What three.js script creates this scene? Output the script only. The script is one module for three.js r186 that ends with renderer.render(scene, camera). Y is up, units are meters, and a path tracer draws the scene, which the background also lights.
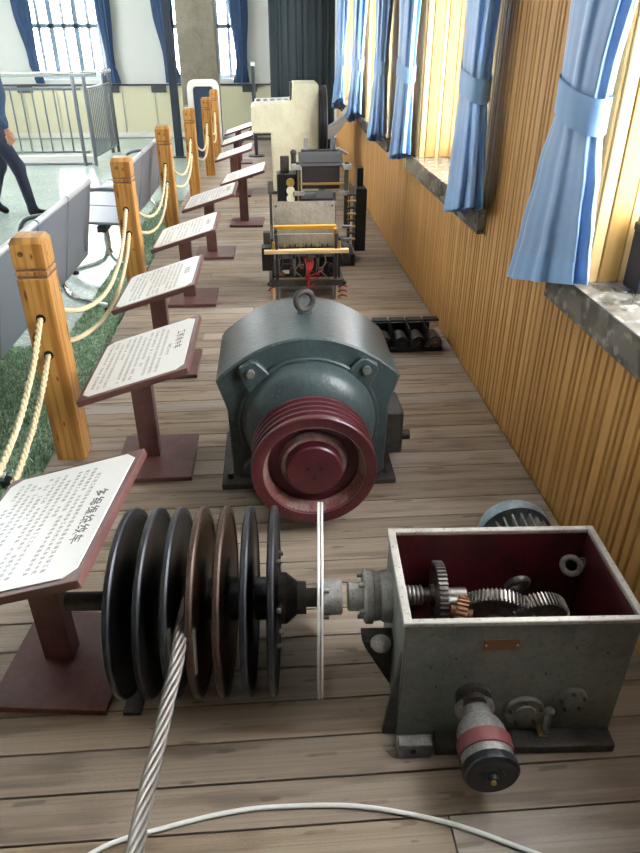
import * as THREE from 'three';
import { RoundedBoxGeometry } from 'three/addons/geometries/RoundedBoxGeometry.js';
import { mergeGeometries, toCreasedNormals } from 'three/addons/utils/BufferGeometryUtils.js';
import { MarchingCubes } from 'three/addons/objects/MarchingCubes.js';
import { RectAreaLightUniformsLib } from 'three/addons/lights/RectAreaLightUniformsLib.js';

/* ---------- camera, sky, exposure ---------- */
const scene = new THREE.Scene();
const camera = new THREE.PerspectiveCamera(64.96, 640 / 853, 0.05, 100);
const PITCH = 29.85 * Math.PI / 180, YAW = 4.07 * Math.PI / 180;
camera.position.set(0, 1.6, 0);
camera.lookAt(Math.sin(YAW) * Math.cos(PITCH), 1.6 - Math.sin(PITCH), -Math.cos(YAW) * Math.cos(PITCH));
scene.add(camera);
const renderer = new THREE.WebGLRenderer({ antialias: true });
renderer.toneMapping = THREE.LinearToneMapping;
renderer.toneMappingExposure = 1.38;
renderer.shadowMap.enabled = true;
RectAreaLightUniformsLib.init();
scene.background = new THREE.Color(0.94, 0.97, 1.0);   // overcast sky
scene.backgroundIntensity = 16;
const LAMP = 2.5;                                        // ceiling tube panels

/* ---------- helpers ---------- */
let seed = 7;
const rnd = () => { seed = (seed + 0x6D2B79F5) | 0; let t = Math.imul(seed ^ (seed >>> 15), 1 | seed); t = (t + Math.imul(t ^ (t >>> 7), 61 | t)) ^ t; return ((t ^ (t >>> 14)) >>> 0) / 4294967296; };
const rr = (a, b) => a + (b - a) * rnd();
const V = (x, y, z) => new THREE.Vector3(x, y, z);
const used = {};
const numbered = (n) => { used[n] = (used[n] ?? -1) + 1; return used[n] ? n + '_' + String(used[n]).padStart(3, '0') : n; };
function thing(name, label, category, [x, y, z] = [0, 0, 0], turn = 0, group) {
  const o = new THREE.Group(); o.name = numbered(name); scene.add(o);
  o.position.set(x, y, z); o.rotation.y = turn; o.userData = { label, category };
  if (group) o.userData.group = group;
  return o;
}
function part(parent, name, geo, m, p = [0, 0, 0], r = [0, 0, 0], label) {
  const o = new THREE.Mesh(geo, m); o.name = name; o.position.set(...p); o.rotation.set(...r);
  if (label) o.userData.label = label;
  parent.add(o); return o;
}
function solo(name, geo, m, label, category, group, p = [0, 0, 0]) {
  const o = new THREE.Mesh(geo, m); o.name = numbered(name); o.position.set(...p); scene.add(o);
  o.userData = { label, category }; if (group) o.userData.group = group; return o;
}
function struct(name, geo, m, p = [0, 0, 0]) {
  const o = geo ? new THREE.Mesh(geo, m) : new THREE.Group(); o.name = name; o.position.set(...p); o.userData = { kind: 'structure' }; scene.add(o); return o;
}
function muv(g) {                                       // uv in metres from the dominant normal
  if (g.index) g = g.toNonIndexed();
  const p = g.attributes.position, n = g.attributes.normal, uv = new Float32Array(p.count * 2);
  for (let i = 0; i < p.count; i += 3) {
    let ax = 0, ay = 0, az = 0;
    for (let k = 0; k < 3; k++) { ax += Math.abs(n.getX(i + k)); ay += Math.abs(n.getY(i + k)); az += Math.abs(n.getZ(i + k)); }
    for (let k = 0; k < 3; k++) {
      const x = p.getX(i + k), y = p.getY(i + k), z = p.getZ(i + k), j = 2 * (i + k);
      if (ay >= ax && ay >= az) { uv[j] = x; uv[j + 1] = z; } else if (ax >= az) { uv[j] = z; uv[j + 1] = y; } else { uv[j] = x; uv[j + 1] = y; }
    }
  }
  g.setAttribute('uv', new THREE.BufferAttribute(uv, 2)); return g;
}
const bx = (w, h, d, r = 0.003) => muv(r ? new RoundedBoxGeometry(w, h, d, 1, Math.min(r, w * .45, h * .45, d * .45)) : new THREE.BoxGeometry(w, h, d));
const at = (g, x, y, z) => g.translate(x, y, z);
const cylY = (r, h, s = 32, r2 = r) => muv(new THREE.CylinderGeometry(r2, r, h, s));
const cylX = (r, h, s = 32, r2 = r) => muv(new THREE.CylinderGeometry(r2, r, h, s).rotateZ(-Math.PI / 2));
const cylZ = (r, h, s = 32, r2 = r) => muv(new THREE.CylinderGeometry(r2, r, h, s).rotateX(Math.PI / 2));
const lathe = (pts, s = 64) => toCreasedNormals(new THREE.LatheGeometry(pts.map(([a, b]) => new THREE.Vector2(a, b)), s), 0.6);
const latheX = (p, s) => muv(lathe(p, s).rotateZ(-Math.PI / 2));
const latheZ = (p, s) => muv(lathe(p, s).rotateX(Math.PI / 2));
function tube(pts, r, seg = 24, rad = 8, closed = false) { return new THREE.TubeGeometry(new THREE.CatmullRomCurve3(pts.map((p) => V(...p)), closed, 'centripetal'), seg, r, rad, closed); }
function shapeOf(pts) { const s = new THREE.Shape(); pts.forEach(([x, y], i) => (i ? s.lineTo(x, y) : s.moveTo(x, y))); s.closePath(); return s; }
function ext(shape, d, b = 0.004) {
  const g = new THREE.ExtrudeGeometry(shape, { depth: d - 2 * b, bevelEnabled: b > 0, bevelSize: b, bevelOffset: -b, bevelThickness: b, bevelSegments: 1, curveSegments: 20 });
  return muv(g.translate(0, 0, b));
}
const merge = (a) => mergeGeometries(a.map((g) => { const q = g.index ? g.toNonIndexed() : g; for (const k of Object.keys(q.attributes)) if (!['position', 'normal', 'uv'].includes(k)) q.deleteAttribute(k); return q; }));

/* ---------- noise and textures ---------- */
const perm = new Float32Array(65536); for (let i = 0; i < 65536; i++) perm[i] = rnd();
const lat = (x, y, px, py) => perm[(((x % px) + px) % px) + (((y % py) + py) % py) * 251 & 65535];
function vn(x, y, px, py) {
  const xi = Math.floor(x), yi = Math.floor(y), fx = x - xi, fy = y - yi, u = fx * fx * (3 - 2 * fx), v = fy * fy * (3 - 2 * fy);
  return (lat(xi, yi, px, py) * (1 - u) + lat(xi + 1, yi, px, py) * u) * (1 - v) + (lat(xi, yi + 1, px, py) * (1 - u) + lat(xi + 1, yi + 1, px, py) * u) * v;
}
const fbm = (u, v, fx, fy, o = 4) => { let s = 0, a = .5, t = 0; for (let k = 0; k < o; k++) { s += a * vn(u * fx, v * fy, fx, fy); t += a; a *= .5; fx *= 2; fy *= 2; } return s / t; };
function tex(w, h, fn, size, srgb = true) {             // fn(u, v) -> [r,g,b] 0..1, size = metres per tile [x, y]
  const d = new Uint8Array(w * h * 4);
  for (let j = 0; j < h; j++) for (let i = 0; i < w; i++) {
    const c = fn(i / w, j / h), k = 4 * (j * w + i);
    for (let q = 0; q < 3; q++) d[k + q] = Math.max(0, Math.min(255, 255 * c[q])); d[k + 3] = 255;
  }
  const t = new THREE.DataTexture(d, w, h); t.wrapS = t.wrapT = THREE.RepeatWrapping; t.magFilter = THREE.LinearFilter; t.minFilter = THREE.LinearMipmapLinearFilter; t.generateMipmaps = true;
  if (srgb) t.colorSpace = THREE.SRGBColorSpace; t.repeat.set(1 / size[0], 1 / size[1]); t.needsUpdate = true; return t;
}
const hex = (h) => [(h >> 16 & 255) / 255, (h >> 8 & 255) / 255, (h & 255) / 255];
const mix = (a, b, t) => { t = Math.max(0, Math.min(1, t)); return [a[0] + (b[0] - a[0]) * t, a[1] + (b[1] - a[1]) * t, a[2] + (b[2] - a[2]) * t]; };
const gray = (x) => [x, x, x];
const mat = (color, roughness = .6, metalness = 0, extra = {}) => new THREE.MeshStandardMaterial({ color, roughness, metalness, ...extra });
const phys = (color, roughness, metalness, extra = {}) => new THREE.MeshPhysicalMaterial({ color, roughness, metalness, ...extra });
const sm = (x, a, b) => { const t = Math.max(0, Math.min(1, (x - a) / (b - a))); return t * t * (3 - 2 * t); };

const bumpFine = tex(256, 256, (u, v) => gray(.6 * fbm(u, v, 8, 8, 5) + .4 * fbm(u, v, 64, 64, 2)), [.25, .25], false);
const bumpRough = tex(256, 256, (u, v) => gray(fbm(u, v, 24, 24, 4)), [.2, .2], false);

// plank wood: grain runs along x of the texture
function plankTex(base, dark, stain, k) {
  return tex(512, 128, (u, v) => {
    const g = fbm(u + k * .13, v + k * .37, 2, 26, 4), f = fbm(u + k * .2, v, 8, 120, 2), s = fbm(u + k * .31, v + k * .7, 4, 3, 4), kn = fbm(u + .5, v + k * .17, 14, 8, 2);
    let c = mix(base, dark, .45 * sm(g, .3, .8) + .2 * sm(f, .4, .8));
    c = mix(c, stain, sm(s, .5, .8) * .5); c = mix(c, stain, sm(kn, .8, .87) * .45);
    return c;
  }, [1.3, .13]);
}
const plankMats = [
  [0xa3968a, 0x86796b, 0x5f5042], [0x9c8c7b, 0x7e6e5d, 0x524235], [0xa8998a, 0x8b7b6a, 0x66543f],
  [0x968676, 0x776856, 0x4a3b30], [0xa69480, 0x887460, 0x5a4634], [0x9a8872, 0x7b6852, 0x4d3b2c], [0xa08f7e, 0x806f5d, 0x564536], [0x8f8070, 0x706151, 0x463930]].map(([a, b, c], k) =>
  mat(0xffffff, .5, 0, { map: plankTex(hex(a), hex(b), hex(c), k), bumpMap: bumpFine, bumpScale: .0012 }));

const slatTex = (a, b, k) => tex(128, 512, (u, v) => mix(hex(a), hex(b), .75 * sm(fbm(u, v + k * .3, 10, 3, 4), .35, .7) + .25 * fbm(u + k * .4, v, 48, 4, 2)), [.24, 1.4]);
const slatMats = [[0xc79755, 0xb88748], [0xc49352, 0xb58345], [0xca9a59, 0xbb8a4b], [0xc08f4f, 0xb18043]].map(([a, b], k) => mat(0xffffff, .6, 0, { map: slatTex(a, b, k) }));
const jambMats = [[0xc9a468, 0xba9354], [0xae8546, 0xa0783a]].map(([a, b], k) => mat(0xffffff, .42, 0, { map: slatTex(a, b, k + 5) }));
const grooveMat = mat(0xa67639, .6);
const pineTex = tex(128, 512, (u, v) => { const g = fbm(u, v, 9, 2, 4), kn = fbm(u + .3, v, 5, 14, 2); return mix(mix(hex(0xc6914a), hex(0xa06a2c), sm(g, .34, .7)), hex(0x6b3d16), sm(kn, .76, .84)); }, [.13, 1.0]);
const pineMat = phys(0xffffff, .4, 0, { map: pineTex, clearcoat: .25, clearcoatRoughness: .35 });
const ropeMat = mat(0xe2cfa6, .85, 0, { bumpMap: bumpRough, bumpScale: .001 });

const paintTex = (base, dark, rust, amt, size = .5, k = 0) => tex(512, 512, (u, v) => {
  const a = fbm(u + k * .21, v, 5, 5, 5), b = fbm(u, v + k * .33, 40, 40, 3), sp = fbm(u + .3, v + k * .1, 60, 60, 2), st = fbm(u, v, 30, 4, 3);
  let c = mix(hex(base), hex(dark), .6 * sm(a, .4, .72) + .35 * sm(b, .45, .7)); c = mix(c, hex(dark), .4 * sm(st, .55, .8)); return mix(c, hex(rust), amt * sm(sp, .72, .84));
}, [size, size]);
const M = {
  motorGreen: phys(0xffffff, .42, .0, { map: paintTex(0x3b4849, 0x2f3a3b, 0x66726f, .45, .4, 1), clearcoat: .2, clearcoatRoughness: .25, bumpMap: bumpRough, bumpScale: .0012 }),
  maroon: phys(0xffffff, .36, 0, { map: paintTex(0x531a22, 0x40141a, 0x74504a, .5, .3, 2), clearcoat: .2, clearcoatRoughness: .3, bumpMap: bumpRough, bumpScale: .0006 }),
  maroonDust: mat(0xffffff, .7, 0, { map: paintTex(0x8d7a70, 0x7a3a38, 0xaaa096, .6, .2, 3) }),
  boxGrey: phys(0xffffff, .46, 0, { map: paintTex(0x6f736b, 0x585b54, 0x3a342c, .3, .6, 4), bumpMap: bumpRough, bumpScale: .0008 }),
  boxRed: mat(0xffffff, .5, 0, { map: paintTex(0x4a1114, 0x2a0a0c, 0x160908, .6, .35, 5) }),
  rim: mat(0xffffff, .45, .2, { map: paintTex(0xaba79e, 0x938f86, 0x5a5148, .5, .4, 6) }),
  castGrey: mat(0xffffff, .5, .25, { map: paintTex(0x918e8a, 0x6e6a66, 0x4b3f35, .6, .2, 7), bumpMap: bumpRough, bumpScale: .0007 }),
  castDark: mat(0xffffff, .5, .3, { map: paintTex(0x4b4743, 0x322e2b, 0x5c4332, .6, .2, 8), bumpMap: bumpRough, bumpScale: .0008 }),
  steel: mat(0xffffff, .34, .8, { map: paintTex(0xa9a7a2, 0x8a8883, 0x6d5a48, .5, .15, 9) }),
  ropeSteel: mat(0xffffff, .45, .55, { map: paintTex(0x8f8a84, 0x6f6963, 0x5a4a3c, .5, .08, 22) }),
  dusty: mat(0xffffff, .55, .2, { map: paintTex(0x989081, 0x7d7566, 0x5f5546, .4, .5, 23) }),
  gear: mat(0xffffff, .36, .75, { map: paintTex(0x8d8882, 0x625c55, 0x4c3a2d, .5, .1, 10) }),
  gearRust: mat(0xffffff, .5, .5, { map: paintTex(0xa2785a, 0x75523c, 0x4a3020, .6, .1, 11) }),
  discBlack: phys(0xffffff, .36, .45, { map: paintTex(0x34353a, 0x232427, 0x55504a, .5, .3, 12) }),
  discRust: phys(0xffffff, .42, .45, { map: paintTex(0x4c3a30, 0x2e2520, 0x7a5638, .8, .25, 13) }),
  discBrown: phys(0xffffff, .42, .4, { map: paintTex(0x7d5840, 0x4a3528, 0x94704e, .8, .3, 14) }),
  bright: mat(0xc9cac4, .38, .35),
  white: mat(0xe6e6e0, .5),
  brown: mat(0xffffff, .42, 0, { map: paintTex(0x6a4642, 0x583835, 0x825c55, .3, .4, 15) }),
  black: mat(0x17181a, .45, .1),
  darkGrey: mat(0x303236, .5, .2),
  cream: mat(0xffffff, .42, 0, { map: paintTex(0xe9e4c6, 0xdbd5b4, 0xbfb796, .2, .6, 16) }),
  chrome: mat(0xd6d8da, .16, 1),
  satin: mat(0x9298a0, .3, .75),
  railSteel: mat(0x747a80, .3, .7),
  seat: mat(0x767e88, .36, .4),
  seatEdge: mat(0xc4c8cc, .3, .6),
  brass: mat(0xc2a259, .35, .7),
  orangeBar: phys(0xd09a34, .4, 0, { clearcoat: .3 }),
  paleWood: mat(0xd8b98a, .5),
  redWire: mat(0xa81c24, .5),
  whiteWall: mat(0xdfe1dc, .8),
  dado: mat(0xd9d3b4, .6),
  darkTrim: mat(0x3c4248, .5),
  navy: mat(0x1d2c44, .85),
  teal: mat(0x0a1c21, .75),
  plaster: mat(0xe4e4df, .85),
  concrete: mat(0xffffff, .8, 0, { map: paintTex(0x8f8878, 0x7b7364, 0x6b6353, .4, 1.2, 17) }),
  glass: phys(0xffffff, .02, 0, { transmission: 1, thickness: 0, ior: 1.3 }),
  winBar: mat(0x7d95a8, .5),
  winFrame: mat(0xb9c2cc, .5),
  blueGrey: mat(0x5f7b8f, .4),
};
const marbleTex = tex(512, 512, (u, v) => { const a = fbm(u, v, 6, 6, 5), b = fbm(u + .4, v, 12, 12, 4); return mix(mix(hex(0x6f6a61), hex(0x4d4941), sm(a, .4, .65)), hex(0xa29b8c), .7 * sm(b, .56, .75)); }, [.4, .4]);
const marble = phys(0xffffff, .22, 0, { map: marbleTex });
const hallTex = tex(512, 512, (u, v) => mix(mix(hex(0xa9b8b0), hex(0x97a69d), fbm(u, v, 4, 4, 4)), hex(0xbac6be), sm(fbm(u, v, 90, 90, 2), .62, .75)), [1.5, 1.5]);
const hallMat = phys(0xffffff, .2, 0, { map: hallTex });
const turfMat = mat(0xffffff, .9, 0, { map: tex(256, 256, (u, v) => mix(hex(0x5f7d5e), hex(0x8fa58c), sm(fbm(u, v, 20, 20, 3), .35, .7)), [.4, .4]) });
const fabricTex = (a, b) => tex(256, 256, (u, v) => mix(hex(a), hex(b), .5 * fbm(u, v, 128, 16, 2) + .5 * fbm(u, v, 6, 6, 3)), [.2, .2]);
const curtainMat = phys(0xffffff, .42, 0, { map: fabricTex(0x8fb0d6, 0x7da3cf), sheen: .6, sheenRoughness: .4, sheenColor: new THREE.Color(0xa9c8ea), transmission: .18, thickness: 0, side: THREE.DoubleSide });
const curtainBand = phys(0xffffff, .5, 0, { map: fabricTex(0x83a8d2, 0x7aa0cc), sheen: .5, sheenRoughness: .4, sheenColor: new THREE.Color(0xa9c8ea), side: THREE.DoubleSide });
const drapeMat = phys(0xffffff, .7, 0, { map: fabricTex(0x32527c, 0x284467), transmission: .12, thickness: 0, side: THREE.DoubleSide });

/* ---------- room shell ---------- */
const WX = 1.06, ZB = -14.7, HL = -6.5, CE = 3.3, ZF = 7;
// platform floor of cross boards
{
  const fl = struct('floor', bx(2.1, .03, ZF - ZB - .5, 0), grooveMat, [.035, -.039, (ZF + ZB + .5) / 2]);
  fl.material = mat(0x2b221b, .8);
  const pitch = .1155; let i = 0;
  for (let z = .6; z > -13.6; z -= pitch, i++) {
    const cuts = rnd() < .35 ? [-1.015, rr(-.5, .7), 1.058] : [-1.015, 1.058];
    for (let k = 0; k + 1 < cuts.length; k++) {
      const w = cuts[k + 1] - cuts[k] - .003;
      const g = bx(w, .026, pitch - rr(.003, .006), .002), off = rr(0, 3), uv = g.attributes.uv;
      for (let q = 0; q < uv.count; q++) uv.setXY(q, uv.getX(q) + off, uv.getY(q) + i * .037 + off);
      part(fl, 'plank', g, plankMats[Math.floor(rnd() * plankMats.length)], [(cuts[k] + cuts[k + 1]) / 2 - .035, .026 + rr(-.0012, 0), z - pitch / 2 - (ZF + ZB + .5) / 2]);
    }
  }
}
struct('floor_hall', bx(WX + .3 - HL, .1, ZF - ZB, 0), hallMat, [(WX + .3 + HL) / 2, -.105, (ZF + ZB) / 2]);
struct('ceiling', bx(WX + .3 - HL + .4, .12, ZF - ZB + .4, 0), M.plaster, [(WX + .3 + HL) / 2, CE + .06, (ZF + ZB) / 2]);

// window layout on the right wall
const WIN = [[-.55, -2.2], [-3.53, -5.1], [-6.43, -8.0], [-9.33, -10.9]], SILL = .78, HEAD = 2.5, TH = .3;
{
  const wr = struct('wall_right', null);
  const X = WX + TH / 2 + .02, mk = (z0, z1, y0, y1) => part(wr, 'wall_core', bx(TH, y1 - y0, z0 - z1, 0), M.plaster, [X, (y0 + y1) / 2, (z0 + z1) / 2]);
  mk(ZF, ZB, -.06, SILL); mk(ZF, ZB, HEAD, CE);
  let z = ZF; for (const [a, b] of WIN) { mk(z, a, SILL, HEAD); z = b; } mk(z, ZB, SILL, HEAD);
  // dark backing seen in the grooves, then the slats
  part(wr, 'groove_board', bx(.008, SILL + .04, 11.6, 0), grooveMat, [WX + .016, SILL / 2 - .02, -5.6]);
  const widths = [.052, .034, .06, .04, .034, .068, .046]; let i = 0;
  const gs = {};
  const slat = (w, h, v) => gs[w + '_' + h + '_' + v] ??= (() => { const g = ext(shapeOf([[-w / 2 + .004, 0], [-w / 2 + .0035, .0035], [-w / 2 + .009, .0085], [w / 2 - .009, .0085], [w / 2 - .0035, .0035], [w / 2 - .003, 0]]), h, 0); g.rotateX(-Math.PI / 2).rotateY(Math.PI / 2); const uv = g.attributes.uv; for (let q = 0; q < uv.count; q++) uv.setXY(q, uv.getX(q) + v * .31, uv.getY(q) + v * .53); return g; })();
  for (let zz = .1; zz > -11.3;) {
    const w = widths[i % widths.length], c = zz - w / 2;
    const inWin = WIN.some(([a, b]) => c < a + .0 && c > b - .0), h = inWin ? SILL - .02 : CE;
    const s = part(wr, 'slat', slat(w, h, i % 3), slatMats[(i * 7 + (i >> 2)) % 4], [WX + .0125, -.012, c]);
    zz -= w; i++;
  }
  // window reveals: boards on the far jamb that faces the camera and on the near jamb
  for (const [a, b] of WIN) for (const [zz, s] of [[b, 1], [a, -1]]) {
    let x = WX + .014; const ws = [.042, .07, .03, .075, .05];
    for (let k = 0; k < 5; k++) {
      const w = ws[k];
      part(wr, 'jamb_slat', bx(w - .004, HEAD - SILL - .1, .014 + (k % 2) * .006, .003), jambMats[k % 2], [x + w / 2, (HEAD + SILL + .1) / 2, zz + s * .008]); x += w;
    }
  }
}
WIN.forEach(([a, b], n) => {
  const w = struct('window_' + (n + 1), null, null, [0, 0, 0]), L = a - b, zc = (a + b) / 2, X = WX + TH + .0, y0 = SILL + .09, y1 = HEAD;
  const fr = [bx(.05, .06, L, .004).translate(X, y0 + .03, zc), bx(.05, .06, L, .004).translate(X, y1 - .03, zc), bx(.05, y1 - y0, .06, .004).translate(X, (y0 + y1) / 2, a - .03), bx(.05, y1 - y0, .06, .004).translate(X, (y0 + y1) / 2, b + .03)];
  part(w, 'window_frame', merge(fr), M.winFrame);
  for (let k = 1; k < 3; k++) part(w, 'mullion', bx(.045, y1 - y0 - .1, .045, .004), M.winFrame, [X, (y0 + y1) / 2, b + L * k / 3]);
  part(w, 'transom', bx(.04, .045, L - .1, .004), M.winFrame, [X, 1.95, zc]);
  for (let k = 0; k < 3; k++) part(w, 'pane', bx(.004, y1 - y0 - .1, L / 3 - .05, 0), M.glass, [X, (y0 + y1) / 2, b + L * (k + .5) / 3]);
});
// marble sills
const sillNames = ['nearest mottled marble window sill, under the front curtain and the black box', 'second mottled marble window sill, below the middle pair of blue curtains', 'third marble window sill, mostly hidden behind the farther blue curtains', 'farthest marble window sill on the slatted wall behind the last curtains'];
WIN.forEach(([a, b], n) => {
  const s = thing('window_sill', sillNames[n], 'sill', [0, 0, 0], 0, 'marble window sills');
  part(s, 'slab', bx(.33, .03, a - b + .38, .004), marble, [WX + .13, SILL + .085, (a + b) / 2]);
  part(s, 'front_edge', bx(.035, .115, a - b + .4, .005), marble, [WX - .018, SILL + .04, (a + b) / 2], undefined, 'mottled marble front edge');
});
// end wall with windows
const EW = [[-4.42, -3.05], [-1.85, -.45]];
{
  const wb = struct('wall_back', null), mk = (x0, x1, y0, y1) => part(wb, 'wall_core', bx(x1 - x0, y1 - y0, .25, 0), M.whiteWall, [(x0 + x1) / 2, (y0 + y1) / 2, ZB - .125]);
  mk(HL - .2, WX + .5, -.1, .98); mk(HL - .2, WX + .5, 2.75, CE);
  let x = HL - .2; for (const [a, b] of EW) { mk(x, a, .98, 2.75); x = b; } mk(x, WX + .5, .98, 2.75);
  // cream dado boards below a dark trim
  let k = 0; for (let xx = HL; xx < .1; xx += .62, k++) part(wb, 'dado_panel', bx(.6, .86, .03, .006), M.dado, [xx + .31, .42, ZB + .016]);
  part(wb, 'baseboard', bx(.1 - HL, .09, .045, .004), M.white, [(HL + .1) / 2, .0, ZB + .024]);
  part(wb, 'trim_rail', bx(.1 - HL, .03, .05, .004), M.darkTrim, [(HL + .1) / 2, .885, ZB + .025]);
  for (const xx of [-2.98, -2.08, -.33, -4.6]) part(wb, 'socket_box', bx(.28, .13, .05, .004), M.darkTrim, [xx, .82, ZB + .05]);
}
EW.forEach(([a, b], n) => {
  const w = struct('window_' + (n + 5), null), L = b - a, xc = (a + b) / 2, y0 = .98, y1 = 2.75, Z = ZB - .16;
  part(w, 'window_frame', merge([bx(L, .07, .06).translate(xc, y0 + .035, Z), bx(L, .07, .06).translate(xc, y1 - .035, Z), bx(.07, y1 - y0, .06).translate(a + .035, (y0 + y1) / 2, Z), bx(.07, y1 - y0, .06).translate(b - .035, (y0 + y1) / 2, Z)]), M.winFrame);
  for (let k = 1; k < 6; k++) part(w, 'mullion', bx(k === 2 || k === 4 ? .09 : .06, y1 - y0 - .1, .05, .004), k % 2 ? M.winFrame : M.winBar, [a + L * k / 6, (y0 + y1) / 2, Z]);
  part(w, 'transom', bx(L - .1, .075, .05, .004), M.winBar, [xc, 1.86, Z]);
  for (let k = 0; k < 3; k++) part(w, 'pane', bx(L / 3 - .04, y1 - y0 - .12, .004, 0), M.glass, [a + L * (k + .5) / 3, (y0 + y1) / 2, Z]);
});
// left wall with its row of windows, and the wall behind the camera
{
  const LWIN = [[-6.6, -8.8], [-9.6, -11.8]];
  const wl = struct('wall_left', null), mk = (z0, z1, y0, y1) => part(wl, 'wall_core', bx(.25, y1 - y0, z0 - z1, 0), M.whiteWall, [HL - .125, (y0 + y1) / 2, (z0 + z1) / 2]);
  mk(ZF, ZB, -.1, .95); mk(ZF, ZB, 2.75, CE); let z = ZF; for (const [a, b] of LWIN) { mk(z, a, .95, 2.75); z = b; } mk(z, ZB, .95, 2.75);
  LWIN.forEach(([a, b], n) => {
    const w = struct('window_' + (n + 7), null), L = a - b;
    part(w, 'window_frame', merge([bx(.06, .07, L).translate(HL - .15, .985, (a + b) / 2), bx(.06, .07, L).translate(HL - .15, 2.715, (a + b) / 2)]), M.winFrame);
    for (let k = 0; k < 4; k++) part(w, 'mullion', bx(.05, 1.7, .07, .004), M.winFrame, [HL - .15, 1.85, b + .035 + (L - .07) * k / 3]);
    for (let k = 0; k < 3; k++) part(w, 'pane', bx(.004, 1.66, L / 3 - .08, 0), M.glass, [HL - .15, 1.85, b + L * (k + .5) / 3]);
  });
  struct('wall_front', bx(WX + .8 - HL, CE + .1, .25, 0), M.whiteWall, [(WX + .3 + HL) / 2, CE / 2, ZF + .125]);
}
/* ---------- ceiling lamps ---------- */
{
  let n = 0; const glow = mat(0xffffff, .5, 0, { emissive: 0xfff6e8, emissiveIntensity: 2.2 });
  for (const [x, z, lb] of [[-.9, -4.4, 'ceiling tube lamp above the big green motor'], [-.9, -6.6, 'ceiling tube lamp above the middle signs'], [-.9, -9.8, 'ceiling tube lamp above the cream machine'], [-3.8, -3.0, 'ceiling tube lamp above the near grey benches'], [-3.8, -7.5, 'ceiling tube lamp above the walking person'], [-3.8, -11.8, 'ceiling tube lamp above the stair railing']]) {
    const t = thing('ceiling_lamp', lb, 'lamp', [x, CE, z], 0, 'ceiling tube lamps');
    part(t, 'housing', bx(.3, .06, 1.24, .008), M.white, [0, -.03, 0]);
    for (const s of [-1, 1]) part(t, 'tube', cylZ(.014, 1.18, 12), glow, [s * .07, -.077, 0]);
    const l = new THREE.RectAreaLight(0xfff6ea, LAMP, .24, 1.18); l.name = 'lamp_light'; l.position.set(0, -.1, 0); l.rotation.x = -Math.PI / 2; t.add(l); n++;
  }
}

/* ---------- green turf strip ---------- */
{
  const t = thing('turf_strip', 'green artificial turf strip on the floor left of the wooden posts', 'turf', [-1.18, -.055, -4.2]); t.userData.kind = 'stuff';
  part(t, 'mat_base', bx(.31, .012, 8.4, .002), turfMat, [0, .006, 0]); part(t, 'mat_base', bx(.4, .012, 4.0, .002), turfMat, [-.355, .006, 2.2]);
  const blade = new THREE.BufferGeometry(); blade.setAttribute('position', new THREE.Float32BufferAttribute([-.0016, 0, 0, .0016, 0, 0, .0005, .019, .005], 3)); blade.setAttribute('normal', new THREE.Float32BufferAttribute([0, .5, .8, 0, .5, .8, 0, .5, .8], 3));
  const N = 40000, im = new THREE.InstancedMesh(blade, mat(0xffffff, .8, 0, { side: THREE.DoubleSide }), N); im.name = 'turf_blades'; im.userData.kind = 'stuff';
  const m4 = new THREE.Matrix4(), q = new THREE.Quaternion(), e = new THREE.Euler(), c = new THREE.Color();
  for (let i = 0; i < N; i++) {
    e.set(rr(-.5, .5), rr(0, 6.28), rr(-.5, .5)); q.setFromEuler(e); const s = rr(.8, 1.5);
    const wide = i % 2; m4.compose(V(wide ? rr(-.55, -.155) : rr(-.155, .155), .012, wide ? 4.15 - rnd() * 3.9 : 4.15 - 8.3 * Math.pow(rnd(), 1.5)), q, V(s * 1.5, s, s)); im.setMatrixAt(i, m4);
    const k = rnd(); c.set(k < .5 ? 0x86a680 : k < .8 ? 0xa3bd9c : 0xcddcc8); im.setColorAt(i, c);
  }
  t.add(im);
}

/* ---------- curtains ---------- */
function bundle(levels, folds, seedK, inset = 0, nT = 96) {   // levels: [y, cx, cz, ax, az, fold depth, hem tilt]
  const pos = [], idx = [], uv = [];
  const sub = 6, rows = [];
  for (let i = 0; i + 1 < levels.length; i++) for (let k = 0; k < sub; k++) { const t = k / sub, s = t * t * (3 - 2 * t); rows.push(levels[i].map((a, q) => a + (levels[i + 1][q] - a) * (q ? s : t))); }
  rows.push(levels[levels.length - 1]);
  rows.forEach((L, r) => {
    for (let j = 0; j <= nT; j++) {
      const th = j / nT * Math.PI * 2, ph = seedK * 1.7 + .25 * Math.sin(L[0] * 2.1 + seedK);
      const f = 1 + L[5] * (.65 * Math.sin(folds * th + ph) + .35 * Math.sin((folds * 2 - 3) * th + ph * 2.3));
      const x = L[1] + (L[3] + inset) * Math.cos(th) * f, z = L[2] + (L[4] + inset) * Math.sin(th) * f;
      pos.push(x, L[0] + L[6] * (z - L[2]), z); uv.push(j / nT * 1.4, L[0]);
    }
  });
  const W = nT + 1;
  for (let r = 0; r + 1 < rows.length; r++) for (let j = 0; j < nT; j++) idx.push(r * W + j, r * W + j + 1, (r + 1) * W + j, r * W + j + 1, (r + 1) * W + j + 1, (r + 1) * W + j);
  const g = new THREE.BufferGeometry(); g.setAttribute('position', new THREE.Float32BufferAttribute(pos, 3)); g.setAttribute('uv', new THREE.Float32BufferAttribute(uv, 2)); g.setIndex(idx); g.computeVertexNormals();
  const n = g.attributes.normal; for (let r = 0; r < rows.length; r++) { const a = r * W, b = r * W + nT, x = n.getX(a) + n.getX(b), y = n.getY(a) + n.getY(b), z = n.getZ(a) + n.getZ(b), l = Math.hypot(x, y, z) || 1; n.setXYZ(a, x / l, y / l, z / l); n.setXYZ(b, x / l, y / l, z / l); }
  return g;
}
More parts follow.
